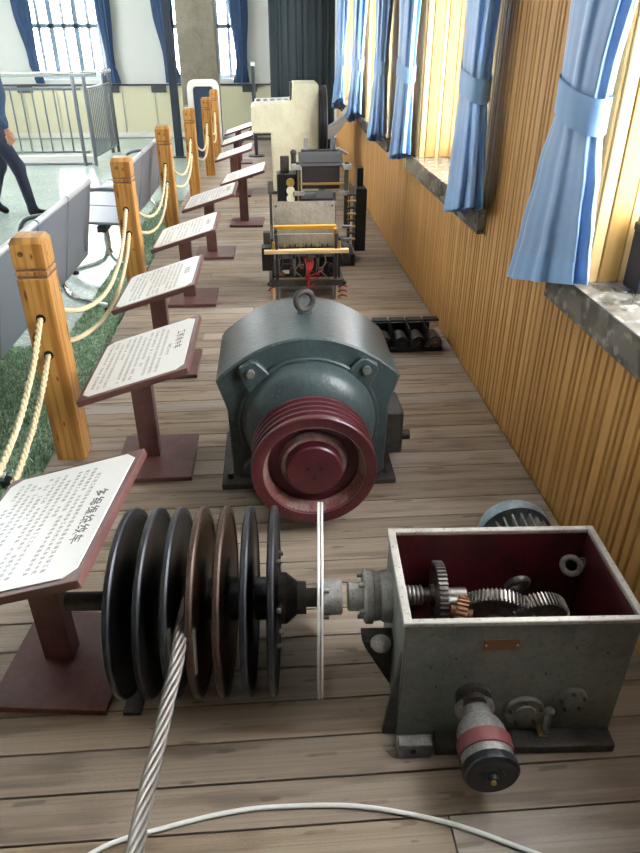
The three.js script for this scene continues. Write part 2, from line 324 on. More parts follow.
function curtain(label, cx, zTop, zTie, zBot, wTop, wTie, wBot, k, m, band, group, axis = 'z', y = [2.52, 1.44, .865], dep = [.06, .052, .066]) {
  const c = thing('curtain', label, 'curtain', [0, 0, 0], 0, group);
  const lev = (yy, along, w, d, f, t = 0) => axis === 'z' ? [yy, cx, along, d, w / 2, f, t] : [yy, along, cx, w / 2, d, f, 0];
  const tilt = axis === 'z' ? .26 : 0, tt = axis === 'z' ? -.22 : 0, hemTop = y[2] + .085;
  const at = (t) => [lev(y[1] - .045 + (y[2] - y[1] + .045) * t, zTie + (zBot - zTie) * t, wTie + (wBot - wTie) * Math.pow(t, .8), dep[1] + (dep[2] - dep[1]) * t, .08 + .11 * t, tt + (tilt - tt) * t)][0];
  const tH = (y[1] - .045 - hemTop) / (y[1] - .045 - y[2]);
  part(c, 'drape', bundle([lev(y[0], zTop, wTop, dep[0], .16), lev((y[0] + y[1]) / 2 + .1, (zTop + zTie) / 2, (wTop + wTie) / 2 + .03, dep[0], .2), lev(y[1] + .045, zTie, wTie, dep[1], .1, tt), lev(y[1] - .045, zTie, wTie, dep[1], .07, tt), at(.35), at(.7), at(tH)], 9, k), m);
  part(c, 'hem', bundle([at(tH - .02), at(1)], 9, k, .003), band, [0, 0, 0], undefined, 'stitched hem band');
  part(c, 'tieback', bundle([lev(y[1] + .05, zTie, wTie, dep[1], .03, tt), lev(y[1] + .0, zTie, wTie, dep[1], .02, tt), lev(y[1] - .05, zTie, wTie, dep[1], .03, tt)], 7, k, .009), band, [0, 0, 0], undefined, 'fabric tieback band');
  return c;
}
const CG = 'blue curtains on the slatted wall';
curtain('nearest blue satin curtain, large at the top right, tied over the front sill', .962, -2.12, -2.21, -2.27, .54, .27, .55, 1, curtainMat, curtainBand, CG);
curtain('blue curtain on the near side of the nearest window, past the small black box', .962, -.5, -.5, -.5, .5, .32, .46, 7.9, curtainMat, curtainBand, CG);
curtain('blue curtain on the near side of the second window, beside the slatted pier', .962, -3.42, -3.42, -3.42, .44, .3, .44, 2.3, curtainMat, curtainBand, CG);
curtain('blue curtain on the far side of the second window, above the pale sill end', .962, -5.1, -5.17, -5.24, .42, .32, .36, 3.1, curtainMat, curtainBand, CG);
curtain('blue curtain on the near side of the third window, darker than its neighbours', .962, -6.2, -6.3, -6.42, .44, .26, .5, 4.6, curtainMat, curtainBand, CG);
curtain('blue curtain on the far side of the third window, right of the cream machine', .962, -7.7, -7.95, -8.2, .55, .4, .6, 5.2, curtainMat, curtainBand, CG);
curtain('farthest pale blue curtain on the slatted wall, in front of the dark teal backdrop', .962, -9.5, -9.7, -10.1, .55, .4, .7, 6.7, curtainMat, curtainBand, CG);
WIN.forEach(([a, b], n) => {
  const t = thing('curtain_rod', ['curtain rod over the nearest window', 'curtain rod over the second window', 'curtain rod over the third window', 'curtain rod over the farthest window'][n], 'rod', [WX - .1, 2.55, (a + b) / 2], 0, 'curtain rods');
  part(t, 'rod', cylZ(.014, a - b + .9, 12), M.satin); for (const s of [-1, 1]) part(t, 'bracket', bx(.11, .02, .02), M.satin, [.052, 0, s * (a - b) / 2]);
});
const DG = 'dark blue drapes on the end wall';
for (const [lb, x, k, w0, w1, w2] of [['dark blue drape left of the barred window above the railing', -4.42, 1, .34, .16, .14], ['dark blue drape right of the barred window above the railing', -2.93, 2, .26, .14, .3], ['dark blue drape left of the window behind the concrete pillar', -1.9, 3, .42, .22, .3], ['dark blue drape right of the window behind the concrete pillar', -.48, 4, .34, .2, .26]])
  curtain(lb, ZB + .12, x, x + (k % 2 ? .1 : .02), x + (k % 2 ? .16 : .0), w0, w1, w2, k * 1.3, drapeMat, drapeMat, DG, 'x', [2.82, 1.25, .92], [.07, .06, .06]);

/* ---------- wooden posts and ropes ---------- */
const POSTS = [[-.955, -.72], [-.918, -2.63], [-.94, -4.62], [-.92, -6.45], [-.87, -8.25], [-.81, -9.9], [-.82, -11.6]];
const postLabels = ['yellow pine barrier post standing nearest to the camera side of the turf', 'large yellow pine post at the left, with dark knot and two grooves', 'second pine barrier post, beside the second and third signs', 'third pine barrier post counted from the camera', 'fourth pine barrier post counted from the camera', 'fifth pine barrier post, in front of the concrete pillar', 'farthest pine barrier post, in front of the white-framed screen'];
const HOLES = [.655, .5];
POSTS.forEach(([x, z], i) => {
  const p = thing('barrier_post', postLabels[i], 'post', [x, -.03, z], 0, 'pine barrier posts');
  const W = .122;
  part(p, 'shaft', bx(W, .845, W, .006), pineMat, [0, .4225, 0]);
  part(p, 'groove', bx(W - .008, .012, W - .008, .002), M.gearRust, [0, .851, 0]);
  part(p, 'collar', bx(W, .016, W, .004), pineMat, [0, .865, 0]);
  part(p, 'groove', bx(W - .008, .01, W - .008, .002), M.gearRust, [0, .878, 0]);
  const cap = new THREE.CylinderGeometry(.6 * W / Math.SQRT2 * 1.32, W / Math.SQRT2, .022, 4, 1).rotateY(Math.PI / 4);
  part(p, 'head', merge([bx(W, .095, W, .005).translate(0, .93, 0), muv(cap.toNonIndexed()).translate(0, .988, 0)]), pineMat);
  for (const h of HOLES) for (const s of [-1, 1]) part(p, 'rope_hole', cylZ(.019, .004, 20), M.black, [0, h + .03, s * W / 2]);
  part(p, 'knot', cylZ(.011, .002, 14), M.gearRust, [-.025, .94, W / 2 + .0005]);
});
function twisted(pts, r, strands, pitch, n, rs = .56, rad = 6) {   // a laid rope along a curve
  const c = new THREE.CatmullRomCurve3(pts.map((p) => V(...p)), false, 'centripetal'), L = c.getLength(), fr = c.computeFrenetFrames(n, false), out = [];
  for (let s = 0; s < strands; s++) {
    const q = []; for (let i = 0; i <= n; i++) { const a = i / n * L / pitch * 6.2832 + s * 6.2832 / strands, p = c.getPointAt(i / n); p.addScaledVector(fr.normals[i], Math.cos(a) * r * (1 - rs) * 1.15).addScaledVector(fr.binormals[i], Math.sin(a) * r * (1 - rs) * 1.15); q.push(p); }
    out.push(new THREE.TubeGeometry(new THREE.CatmullRomCurve3(q), n * 2, r * rs, rad, false));
  }
  return merge(out);
}
for (let i = 0; i + 1 < POSTS.length; i++) for (let k = 0; k < 2; k++) {
  const [xa, za] = POSTS[i], [xb, zb] = POSTS[i + 1], h = HOLES[k], sag = [.22, .17][k] + (i === 0 ? .05 : 0), pts = [];
  for (let t = 0; t <= 8; t++) { const u = t / 8, s = 4 * u * (1 - u); pts.push([xa + (xb - xa) * u + .03 * s, h - sag * s, za - .066 + (zb - za + .132) * u]); }
  const w = ['first', 'second', 'third', 'fourth', 'fifth', 'sixth'][i];
  solo('barrier_rope', twisted(pts, .013, 3, .05, i < 2 ? 60 : 24), ropeMat, (k ? 'lower' : 'upper') + ' cream rope of the ' + w + ' barrier span from the camera', 'rope', 'cream barrier ropes');
}

/* ---------- information signs ---------- */
const GL = {   // simple stroke sets for the printed characters, 0..10 grid
  a: [[4, 0, 1, 4], [3, 2, 8, 2], [8, 2, 3, 6], [5, 5, 2, 8], [4, 6, 9, 6], [9, 6, 2, 10], [4, 3, 6, 4], [5, 7, 7, 8]],
  b: [[3, 0, 1, 3], [1, 3, 4, 3], [4, 3, 1, 7], [1, 7, 4, 6], [1, 9, 4, 8], [5, 1, 9, 1], [9, 1, 9, 4], [5, 1, 5, 4], [5, 4, 9, 4], [5, 6, 9, 6], [9, 6, 9, 9], [5, 6, 5, 9], [5, 9, 9, 9], [7, 4, 7, 10]],
  c: [[3, 0, 1, 3], [1, 3, 4, 3], [4, 3, 1, 7], [1, 9, 4, 8], [5, 1, 9, 1], [5, 1, 5, 9], [6, 3, 9, 3], [6, 5, 9, 5], [7.5, 3, 7.5, 9], [6, 7, 9, 7], [5, 9, 10, 9]],
  d: [[3, 0, 1, 3], [1, 3, 4, 3], [4, 3, 1, 7], [1, 9, 4, 8], [5, 2, 9, 1], [7, 0, 9, 5], [5, 5, 10, 5], [6, 5, 5, 10], [8, 5, 8, 9], [8, 9, 10, 9]],
  e: [[3, 0, 1, 3], [1, 3, 4, 3], [4, 3, 1, 7], [1, 9, 4, 8], [7, 0, 7, 2], [5, 2, 10, 2], [6, 3, 5, 5], [8, 3, 9, 5], [9, 5, 5, 10], [6, 5, 10, 10]],
  f: [[2, 2, 9, 2], [4, 0, 2, 5], [2, 5, 8, 5], [5, 3, 5, 10], [0, 7, 10, 7]],
  g: [[3, 0, 3, 10], [0, 3, 5, 3], [3, 3, 0, 7], [3, 4, 5, 6], [6, 1, 9, 1], [6, 1, 5, 9], [9, 1, 9, 9], [9, 9, 10, 8]],
  h: [[2, 2, 8, 2], [2, 2, 2, 7], [8, 2, 8, 7], [2, 4.5, 8, 4.5], [2, 7, 8, 7], [5, 0, 5, 9], [5, 9, 9, 9]],
  i: [[1, 1, 9, 1], [5, 1, 5, 9], [0, 9, 10, 9]],
  j: [[0, 4, 10, 4], [5, 0, 5, 4], [5, 4, 1, 10], [5, 4, 9, 10]],
  k: [[1, 3, 9, 3], [1, 3, 1, 6], [9, 3, 9, 6], [1, 6, 9, 6], [5, 0, 5, 10]],
};
const GK = Object.keys(GL);
function glyph(x, c, px, py, s) { x.beginPath(); for (const [a, b, d, e] of GL[c]) { x.moveTo(px + a * s / 10, py + b * s / 10); x.lineTo(px + d * s / 10, py + e * s / 10); } x.stroke(); }
function signTexture(title, sub, body, right) {
  const cv = document.createElement('canvas'); cv.width = 720; cv.height = 540; const x = cv.getContext('2d');
  x.fillStyle = '#efede8'; x.fillRect(0, 0, 720, 540); x.strokeStyle = '#3a3836'; x.lineWidth = 5; x.lineCap = 'square';
  const s = 46, x0 = 360 - title.length * s * .58 + 10 + right; [...title].forEach((c, i) => glyph(x, c, x0 + i * s * 1.16, 42, s));
  x.lineWidth = 2; let y = 104;
  if (sub) { for (let i = 0; i < 6; i++) glyph(x, GK[Math.floor(rnd() * GK.length)], 330 + i * 26, y, 20); y += 40; } else y += 14;
  x.strokeStyle = '#7a7772';
  for (let r = 0; r < body; r++) {
    const indent = r % 4 === 0 ? 48 : 0, end = r % 4 === 3 ? rr(250, 560) : 660;
    for (let q = 52 + indent; q < end; q += 23) if (rnd() < .95) glyph(x, GK[Math.floor(rnd() * GK.length)], q, y, 17);
    y += 380 / body;
  }
  const t = new THREE.CanvasTexture(cv); t.colorSpace = THREE.SRGBColorSpace; t.wrapS = t.wrapT = THREE.ClampToEdgeWrapping; t.anisotropy = 8; return mat(0xffffff, .38, 0, { map: t });
}
const signPrints = [signTexture('abcdef', false, 12, 20), signTexture('ighkf', true, 11, -70), signTexture('hgf', false, 12, -40), signTexture('ajgk', false, 11, -30)];
const SIGNS = [
  [-.638, -1.45, -.11, 0, 'large white information sign at the lower left, beside the black discs', -.0],
  [-.535, -2.56, 0, 1, 'white information sign beside the large pine post, left of the green motor', -.02],
  [-.60, -3.56, 0, 2, 'third information sign from the camera, left behind the green motor', 0],
  [-.57, -4.70, 0, 3, 'fourth information sign from the camera, beside the second pine post', 0],
  [-.49, -5.88, -.02, 1, 'fifth information sign from the camera, its plate seen nearly edge-on', 0],
  [-.24, -7.0, -.05, 2, 'information sign standing nearest to the cream machine, set right of its row', 0],
  [-.39, -8.5, -.03, 3, 'seventh information sign from the camera, left of the cream machine foot', 0],
  [-.40, -9.8, 0, 1, 'eighth information sign, left of the cream machine head', 0],
  [-.42, -11.0, 0, 2, 'farthest information sign, left of the cream machine head', 0]];
const plateG = (() => { const L = .57, W = .45; return { L, W, g: bx(W, .024, L, .003), p: (() => { const a = W / 2 - .018, b = L / 2 - .018, c = .03; const g = ext(shapeOf([[-a + c, -b], [a - c, -b], [a, -b + c], [a, b - c], [a - c, b], [-a + c, b], [-a, b - c], [-a, -b + c]]), .003, 0).rotateX(-Math.PI / 2); const p = g.attributes.position, uv = g.attributes.uv; for (let i = 0; i < p.count; i++) uv.setXY(i, (p.getZ(i) + b) / (2 * b), (p.getX(i) + a) / (2 * a)); return g; })() }; })();
const postG = bx(.085, .44, .06, .003), baseG = bx(.33, .022, .36, .003);
SIGNS.forEach(([x, z, turn, pr, lb], i) => {
  const s = thing('information_sign', lb, 'sign', [x, .001, z], turn, 'brown information signs along the barrier');
  part(s, 'base', baseG, M.brown, [.0, .011, .02]);
  part(s, 'post', postG, M.brown, [-.03, .235, 0]);
  const tilt = .295, pl = part(s, 'plate', plateG.g, M.brown, [-.01, .468, -.03], [0, 0, tilt]);
  part(pl, 'text_panel', plateG.p, signPrints[pr], [0, .0118, 0], undefined, 'white printed panel');
});

/* ---------- grey bench seats ---------- */
function bench(label, z0, n, x) {
  const b = thing('bench_seat', label, 'bench', [x, -.03, z0], 0, 'grey steel waiting benches'), P = .595;
  const prof = [[0, .40], [.1, .43], [.42, .45], [.48, .44]];
  for (let k = 0; k < n; k++) {
    const zc = -P * (k + .5);
    const bk = part(b, 'backrest', bx(.028, .5, P - .02, .012), M.seat, [-.04, .6, zc], [0, 0, -.2]);
    part(bk, 'top_edge', cylZ(.017, P - .025, 14), M.seatEdge, [0, .245, 0], undefined, 'bright steel top edge');
    part(b, 'seat_pan', bx(.46, .022, P - .02, .01), M.seat, [-.33, .42, zc], [0, 0, -.06]);
  }
  part(b, 'beam', bx(.07, .05, P * n + .02, .008), M.darkGrey, [-.26, .375, -P * n / 2]);
  for (const zz of [-.12, -P * n + .12]) {
    part(b, 'leg', merge([tube([[-.26, .36, 0], [-.26, .2, 0], [-.2, .1, 0], [.03, .03, 0]], .022, 16, 10), tube([[-.26, .36, 0], [-.26, .2, 0], [-.32, .1, 0], [-.55, .03, 0]], .022, 16, 10)]), M.chrome, [0, 0, zz]);
    for (const xx of [.03, -.55]) part(b, 'foot', cylY(.026, .03, 16), M.black, [xx, .008, zz]);
    part(b, 'armrest', tube([[-.06, .42, 0], [-.05, .6, 0], [-.12, .64, 0], [-.42, .62, 0], [-.46, .5, 0], [-.4, .42, 0]], .016, 24, 8), M.satin, [0, 0, zz]);
  }
  return b;
}
bench('nearer grey steel waiting bench seen from behind, left of the large pine post', -2.32, 4, -1.19);
bench('farther grey steel waiting bench, left of the third pine post', -5.35, 4, -1.05);

/* ---------- wire rope, drum discs ---------- */
const TURN = -2.7 * Math.PI / 180;
{
  const d = thing('disc_drum', 'row of seven dark steel discs on one shaft beside the open gearbox', 'drum', [0, 0, -1.38], TURN);
  const Y = .262, X = [-.418, -.352, -.287, -.225, -.16, -.094, -.028], ms = [M.discBlack, M.discBlack, M.discBlack, M.discRust, M.discRust, M.discBlack, M.discBlack], wob = [.035, .02, .01, 0, 0, 0, 0];
  const R = .255, prof = [[.04, -.009], [R - .006, -.009], [R, -.005], [R, .005], [R - .004, .009], [R - .018, .009], [R - .021, .006], [R - .03, .006], [R - .033, .004], [.12, .004], [.11, .009], [.04, .009], [.04, -.009]];
  const g = latheX(prof, 96);
  X.forEach((x, i) => {
    const k = part(d, 'disc', g, ms[i], [x, Y, 0], [i * 1.3, wob[i] * -.6, 0], undefined);
    if (i === 2 || i === 3) {
      const b = part(k, 'clamp_bar', bx(.012, .02, .12, .003), M.bright, [.002, 0, 0]);
      const w = -i * 1.3; b.rotation.x = w + .9; b.position.set(.0, Math.sin(0) * 0, 0); const a = w; b.position.set(.004, Math.cos(a) * .03 - Math.sin(a) * .0, 0); const py = .035, pz = R - .04; b.position.set(.008, py * Math.cos(a) - pz * Math.sin(a), py * Math.sin(a) + pz * Math.cos(a)); b.rotation.x = a + Math.PI / 2 - .3;
    }
  });
  part(d, 'facing', latheX([[.1, 0], [R - .035, 0], [R - .035, .002], [.1, .002], [.1, 0]], 80), M.discBrown, [X[3] + .0045, Y, 0], undefined, 'rusty brown face');
  part(d, 'facing', latheX([[.1, 0], [R - .035, 0], [R - .035, .002], [.1, .002], [.1, 0]], 80), M.discBrown, [X[4] + .0045, Y, 0], undefined, 'rusty brown face');
  part(d, 'shaft', cylX(.026, .74, 32), M.castDark, [-.23, Y, 0]);
  for (const x of [-.39, -.32, -.255, -.19, -.127, -.06]) part(d, 'spacer', cylX(.058, .046, 32), M.discBlack, [x + .003, Y, 0]);
  part(d, 'hub', latheX([[.02, -.02], [.07, -.02], [.07, .0], [.045, .03], [.045, .055], [.02, .055]], 40), M.castDark, [.005, Y, 0]);
  for (let k = 0; k < 6; k++) { const a = k * 1.047; part(d, 'bolt', cylX(.008, .014, 6), M.steel, [-.012, Y + Math.cos(a) * .13, Math.sin(a) * .13]); }
  for (const x of [.094, .103]) part(d, 'pale_plate', latheX([[.03, -.0032], [.262, -.0032], [.263, 0], [.262, .0032], [.03, .0032], [.03, -.0032]], 96), M.bright, [x, Y, 0], [0, -1.4 * Math.PI / 180, 0], 'pale silver coupling plate');
  part(d, 'coupling', latheX([[.02, -.022], [.044, -.022], [.048, -.018], [.048, .03], [.044, .034], [.02, .034]], 40), M.castGrey, [.125, Y, 0]);
  for (const a of [.5, 2.6, 4.4]) part(d, 'bolt', cylX(.007, .02, 6), M.steel, [.112, Y + Math.cos(a) * .055, Math.sin(a) * .055]);
  for (const s of [-1, 1]) part(d, 'cradle', bx(.05, .012, .1, .002), M.castDark, [-.42 + .0, .006, s * .12]);
}
{
  const p = [[-.256, .325, -1.32], [-.256, .352, -1.2], [-.252, .366, -1.085], [-.262, .352, -1.0], [-.272, .338, -.9], [-.28, .339, -.8], [-.279, .36, -.7], [-.27, .4, -.58], [-.255, .47, -.4]];
  solo('wire_rope', twisted(p, .0155, 6, .24, 90, .36, 8), M.ropeSteel, 'thick twisted steel wire rope leading down from the black discs', 'wire rope');
  solo('floor_cable', tube([[-.62, .006, -.72], [-.451, .006, -.873], [-.3, .006, -.915], [-.125, .006, -.944], [.02, .006, -.945], [.163, .006, -.933], [.37, .006, -.878], [.536, .006, -.803], [.75, .006, -.7]], .0058, 60, 10), M.white, 'thin white cable curving across the floor boards at the bottom', 'cable');
}

/* ---------- open gearbox ---------- */
{
  const g = thing('gear_reducer', 'grey open-topped gearbox with red inside and exposed gears', 'gearbox', [.281, 0, -1.113], TURN);
  const W = .565, D = .342, H = .424, T = .011;      // local: x 0..W, z 0..-D
  part(g, 'front_wall', bx(W, H - .02, T, .004), M.boxGrey, [W / 2, H / 2 - .0, -T / 2]);
  part(g, 'back_wall', bx(W, H - .02, T, .004), M.boxGrey, [W / 2, H / 2, -D + T / 2]);
  part(g, 'side_wall', bx(T, H - .02, D - 2 * T, .003), M.boxGrey, [T / 2, H / 2, -D / 2]);
  part(g, 'side_wall', bx(T, H - .02, D - 2 * T, .003), M.boxGrey, [W - T / 2, H / 2, -D / 2]);
  part(g, 'bottom', bx(W - 2 * T, .02, D - 2 * T, .002), M.boxRed, [W / 2, .03, -D / 2]);
  const lin = .003, hh = H - .05; 
  part(g, 'lining', merge([bx(W - 2 * T, hh, lin, 0).translate(W / 2, .04 + hh / 2, -D + T + .002), bx(W - 2 * T, hh, lin, 0).translate(W / 2, .04 + hh / 2, -T - .002), bx(lin, hh, D - 2 * T, 0).translate(T + .002, .04 + hh / 2, -D / 2), bx(lin, hh, D - 2 * T, 0).translate(W - T - .002, .04 + hh / 2, -D / 2)]), M.boxRed, undefined, undefined, 'dark red painted inside');
  const rs = shapeOf([[-.006, -.006], [W + .006, -.006], [W + .006, D + .006], [-.006, D + .006]]), hole = new THREE.Path(); [[T + .004, T], [W - T, T], [W - T, D - T], [T + .004, D - T]].forEach(([x, y], i) => (i ? hole.lineTo(x, y) : hole.moveTo(x, y))); rs.holes.push(hole);
  part(g, 'rim', ext(rs, .013, .002).rotateX(-Math.PI / 2), M.rim, [0, H - .012, 0], undefined, 'worn pale top rim');
  // feet and base flange
  part(g, 'foot', merge([bx(.085, .052, .03, .004).translate(.04, .026, .045), bx(.085, .014, .06, .003).translate(.04, .007, .03)]), M.castGrey);
  part(g, 'foot_hole', cylZ(.008, .002, 18), M.black, [.035, .03, .061]);
  part(g, 'base_flange', bx(W - .1, .03, .055, .005), M.castDark, [W / 2 + .045, .015, .028]);
  part(g, 'base_flange', bx(W - .02, .022, .05, .004), M.castDark, [W / 2 + .03, .011, -D - .02]);
  part(g, 'nameplate', bx(.088, .036, .003, .001), mat(0x7a5238, .5, .2), [.235, .345, .0015], undefined, 'brown nameplate');
  for (const s of [-1, 1]) part(g, 'rivet', new THREE.SphereGeometry(.003, 8, 6), M.steel, [.235 + s * .038, .345, .004]);
  // front cylinder
  const cy = part(g, 'oil_cylinder', latheZ([[.001, 0], [.05, 0], [.05, .012], [.038, .02], [.038, .04], [.052, .055], [.06, .075], [.062, .115], [.065, .118], [.065, .124], [.062, .127], [.062, .165], [.058, .172], [.001, .172]], 48), M.castGrey, [.19, .135, .012], undefined, 'grey cylinder standing out from the front');
  part(cy, 'band', latheZ([[.0645, .1], [.0645, .14], [.0665, .138], [.0665, .102], [.0645, .1]], 48), mat(0x6f3a3a, .5), [0, 0, 0], undefined, 'worn red band');
  part(cy, 'end_cap', latheZ([[.064, .16], [.066, .163], [.066, .182], [.06, .188], [.03, .186], [.028, .19], [.014, .191], [.012, .2], [.001, .2]], 48), M.black, [0, 0, 0], undefined, 'black end cap');
  part(cy, 'cap_screw', cylZ(.006, .008, 10), M.brass, [0, 0, .202]);
  part(g, 'gland', latheZ([[.001, 0], [.045, 0], [.045, .014], [.03, .016], [.03, .03], [.001, .03]], 36), M.castDark, [.185, .165, 0]);
  // round covers
  for (const [x, y, r] of [[.325, .105, .052], [.44, .145, .04]]) {
    const c = part(g, 'round_cover', latheZ([[.001, 0], [r, 0], [r, .008], [r - .004, .012], [r * .55, .012], [r * .5, .016], [.001, .016]], 40), M.boxGrey, [x, y, 0]);
    for (let k = 0; k < 5; k++) part(c, 'bolt', cylZ(.005, .008, 6), M.castDark, [Math.cos(k * 1.257 + .4) * r * .78, Math.sin(k * 1.257 + .4) * r * .78, .014]);
  }
  part(g, 'oil_gauge', merge([cylY(.009, .07, 16).translate(0, 0, 0), cylY(.012, .012, 16).translate(0, .036, 0), cylY(.012, .012, 16).translate(0, -.036, 0)]), M.castGrey, [.385, .08, .018]);
  part(g, 'drain_plug', cylZ(.013, .03, 8), M.brass, [.38, .033, .012], undefined, 'brass drain plug');
  for (const [x, y] of [[.07, .27], [.13, .3], [.16, .235], [.36, .24], [.5, .31], [.09, .2], [.42, .33]]) part(g, 'screw_head', cylZ(.0035, .003, 8), M.castDark, [x, y, .001]);
  // bearing housing and bracket on the left side
  part(g, 'bearing_housing', latheX([[.02, -.075], [.068, -.075], [.075, -.07], [.075, -.052], [.068, -.048], [.066, -.03], [.072, -.02], [.074, .0], [.02, .0]], 48), M.castGrey, [0, .262, -.255]);
  for (const a of [.3, 1.55, 2.8, 4.1, 5.3]) part(g, 'bolt', cylX(.008, .02, 6), M.castGrey, [-.08, .262 + Math.cos(a) * .06, -.255 + Math.sin(a) * .06]);
  part(g, 'drive_shaft', latheX([[.001, -.119], [.036, -.119], [.04, -.115], [.04, -.074], [.001, -.074]], 36), M.castGrey, [.0, .262, -.255]);
  part(g, 'bracket', ext(shapeOf([[0, .02], [-.075, .17], [-.085, .2], [0, .2]]), .05, .004), M.castDark, [0, 0, -.2]);
  part(g, 'boss', new THREE.SphereGeometry(.028, 20, 14).scale(1, .7, 1), M.castGrey, [-.035, .2, -.14]);
  part(g, 'side_rib', ext(shapeOf([[0, 0], [-.035, 0], [0, .3]]), .02, .003), M.castDark, [0, .002, -.03]);
  // gears
  const gearShape = (n, r, t) => { const p = []; for (let i = 0; i < n; i++) for (const [o, q] of [[0, r - t], [.22, r - t], [.36, r], [.64, r], [.78, r - t]]) { const a = (i + o) / n * 6.28318; p.push([Math.cos(a) * q, Math.sin(a) * q]); } return shapeOf(p); };
  const hubbed = (n, r, t, w, hr) => merge([ext(gearShape(n, r, t), w, .0015).translate(0, 0, -w / 2), cylZ(hr, w * 1.9, 28)]);
  const sh = part(g, 'input_shaft', cylX(.02, .2, 24), M.gear, [T + .1, .262, -.255]);
  const spr = []; for (let k = 0; k < 5; k++) spr.push(new THREE.TorusGeometry(.024, .0045, 8, 24).rotateY(Math.PI / 2).translate(-.07 + k * .011, 0, 0)); part(sh, 'spring', merge(spr.map(muv)), M.steel);
  part(g, 'gear', hubbed(44, .094, .008, .026, .03).rotateY(Math.PI / 2), M.gear, [.135, .262, -.255]);
  part(g, 'pinion', hubbed(22, .045, .007, .03, .016).rotateY(Math.PI / 2 - .35), M.gearRust, [.178, .288, -.16], undefined, 'rusty small pinion');
  part(g, 'coupling_nut', cylX(.018, .04, 6), M.steel, [.165, .3, -.19]);
  part(g, 'gear', hubbed(60, .105, .008, .034, .034), M.gear, [.275, .262, -.17], [.2, -.2, 0]);
  part(g, 'gear', hubbed(52, .09, .008, .036, .03), M.gear, [.375, .268, -.16], [.2, .1, 0]);
  part(g, 'gear_axle', cylZ(.018, .1, 20), M.gear, [.275, .262, -.17]);
  part(g, 'gear_axle', cylZ(.018, .1, 20), M.gear, [.375, .268, -.16]);
    part(g, 'collar', muv(new THREE.TorusGeometry(.028, .01, 10, 28)), M.castDark, [.35, .3, -.25], [.3, .2, 0]);
  part(g, 'lifting_ring', merge([muv(new THREE.TorusGeometry(.024, .0085, 12, 32)), cylZ(.012, .02, 16).translate(.03, .012, -.012)]), M.castGrey, [W - .048, .315, -D + T + .025], [-.4, -.5, 0]);
  // electric motor behind the box
  const mo = part(g, 'drive_motor', cylZ(.082, .2, 40), M.blueGrey, [W - .1, .165, -D - .11]);
  for (let k = 0; k < 24; k++) { const a = k * 6.2832 / 24; part(mo, 'fin', bx(.006, .03, .24, .001), M.castGrey, [Math.sin(a) * .097, Math.cos(a) * .097, -.03], [0, 0, -a]); }
  part(mo, 'fan_cover', latheZ([[.001, -.235], [.075, -.235], [.11, -.225], [.121, -.205], [.122, -.165], [.119, -.165], [.117, -.2], [.001, -.215]], 48), mat(0xffffff, .45, .15, { map: paintTex(0x9aa6ab, 0x6f8794, 0x8a6f68, .7, .12, 21) }), [0, 0, 0], undefined, 'pale blue-grey fan cover');
  part(mo, 'motor_foot', bx(.17, .02, .1, .003), M.castDark, [0, -.095, -.02]);
  part(mo, 'motor_stand', bx(.13, .07, .08, .003), M.castDark, [0, -.13, -.02]);
}

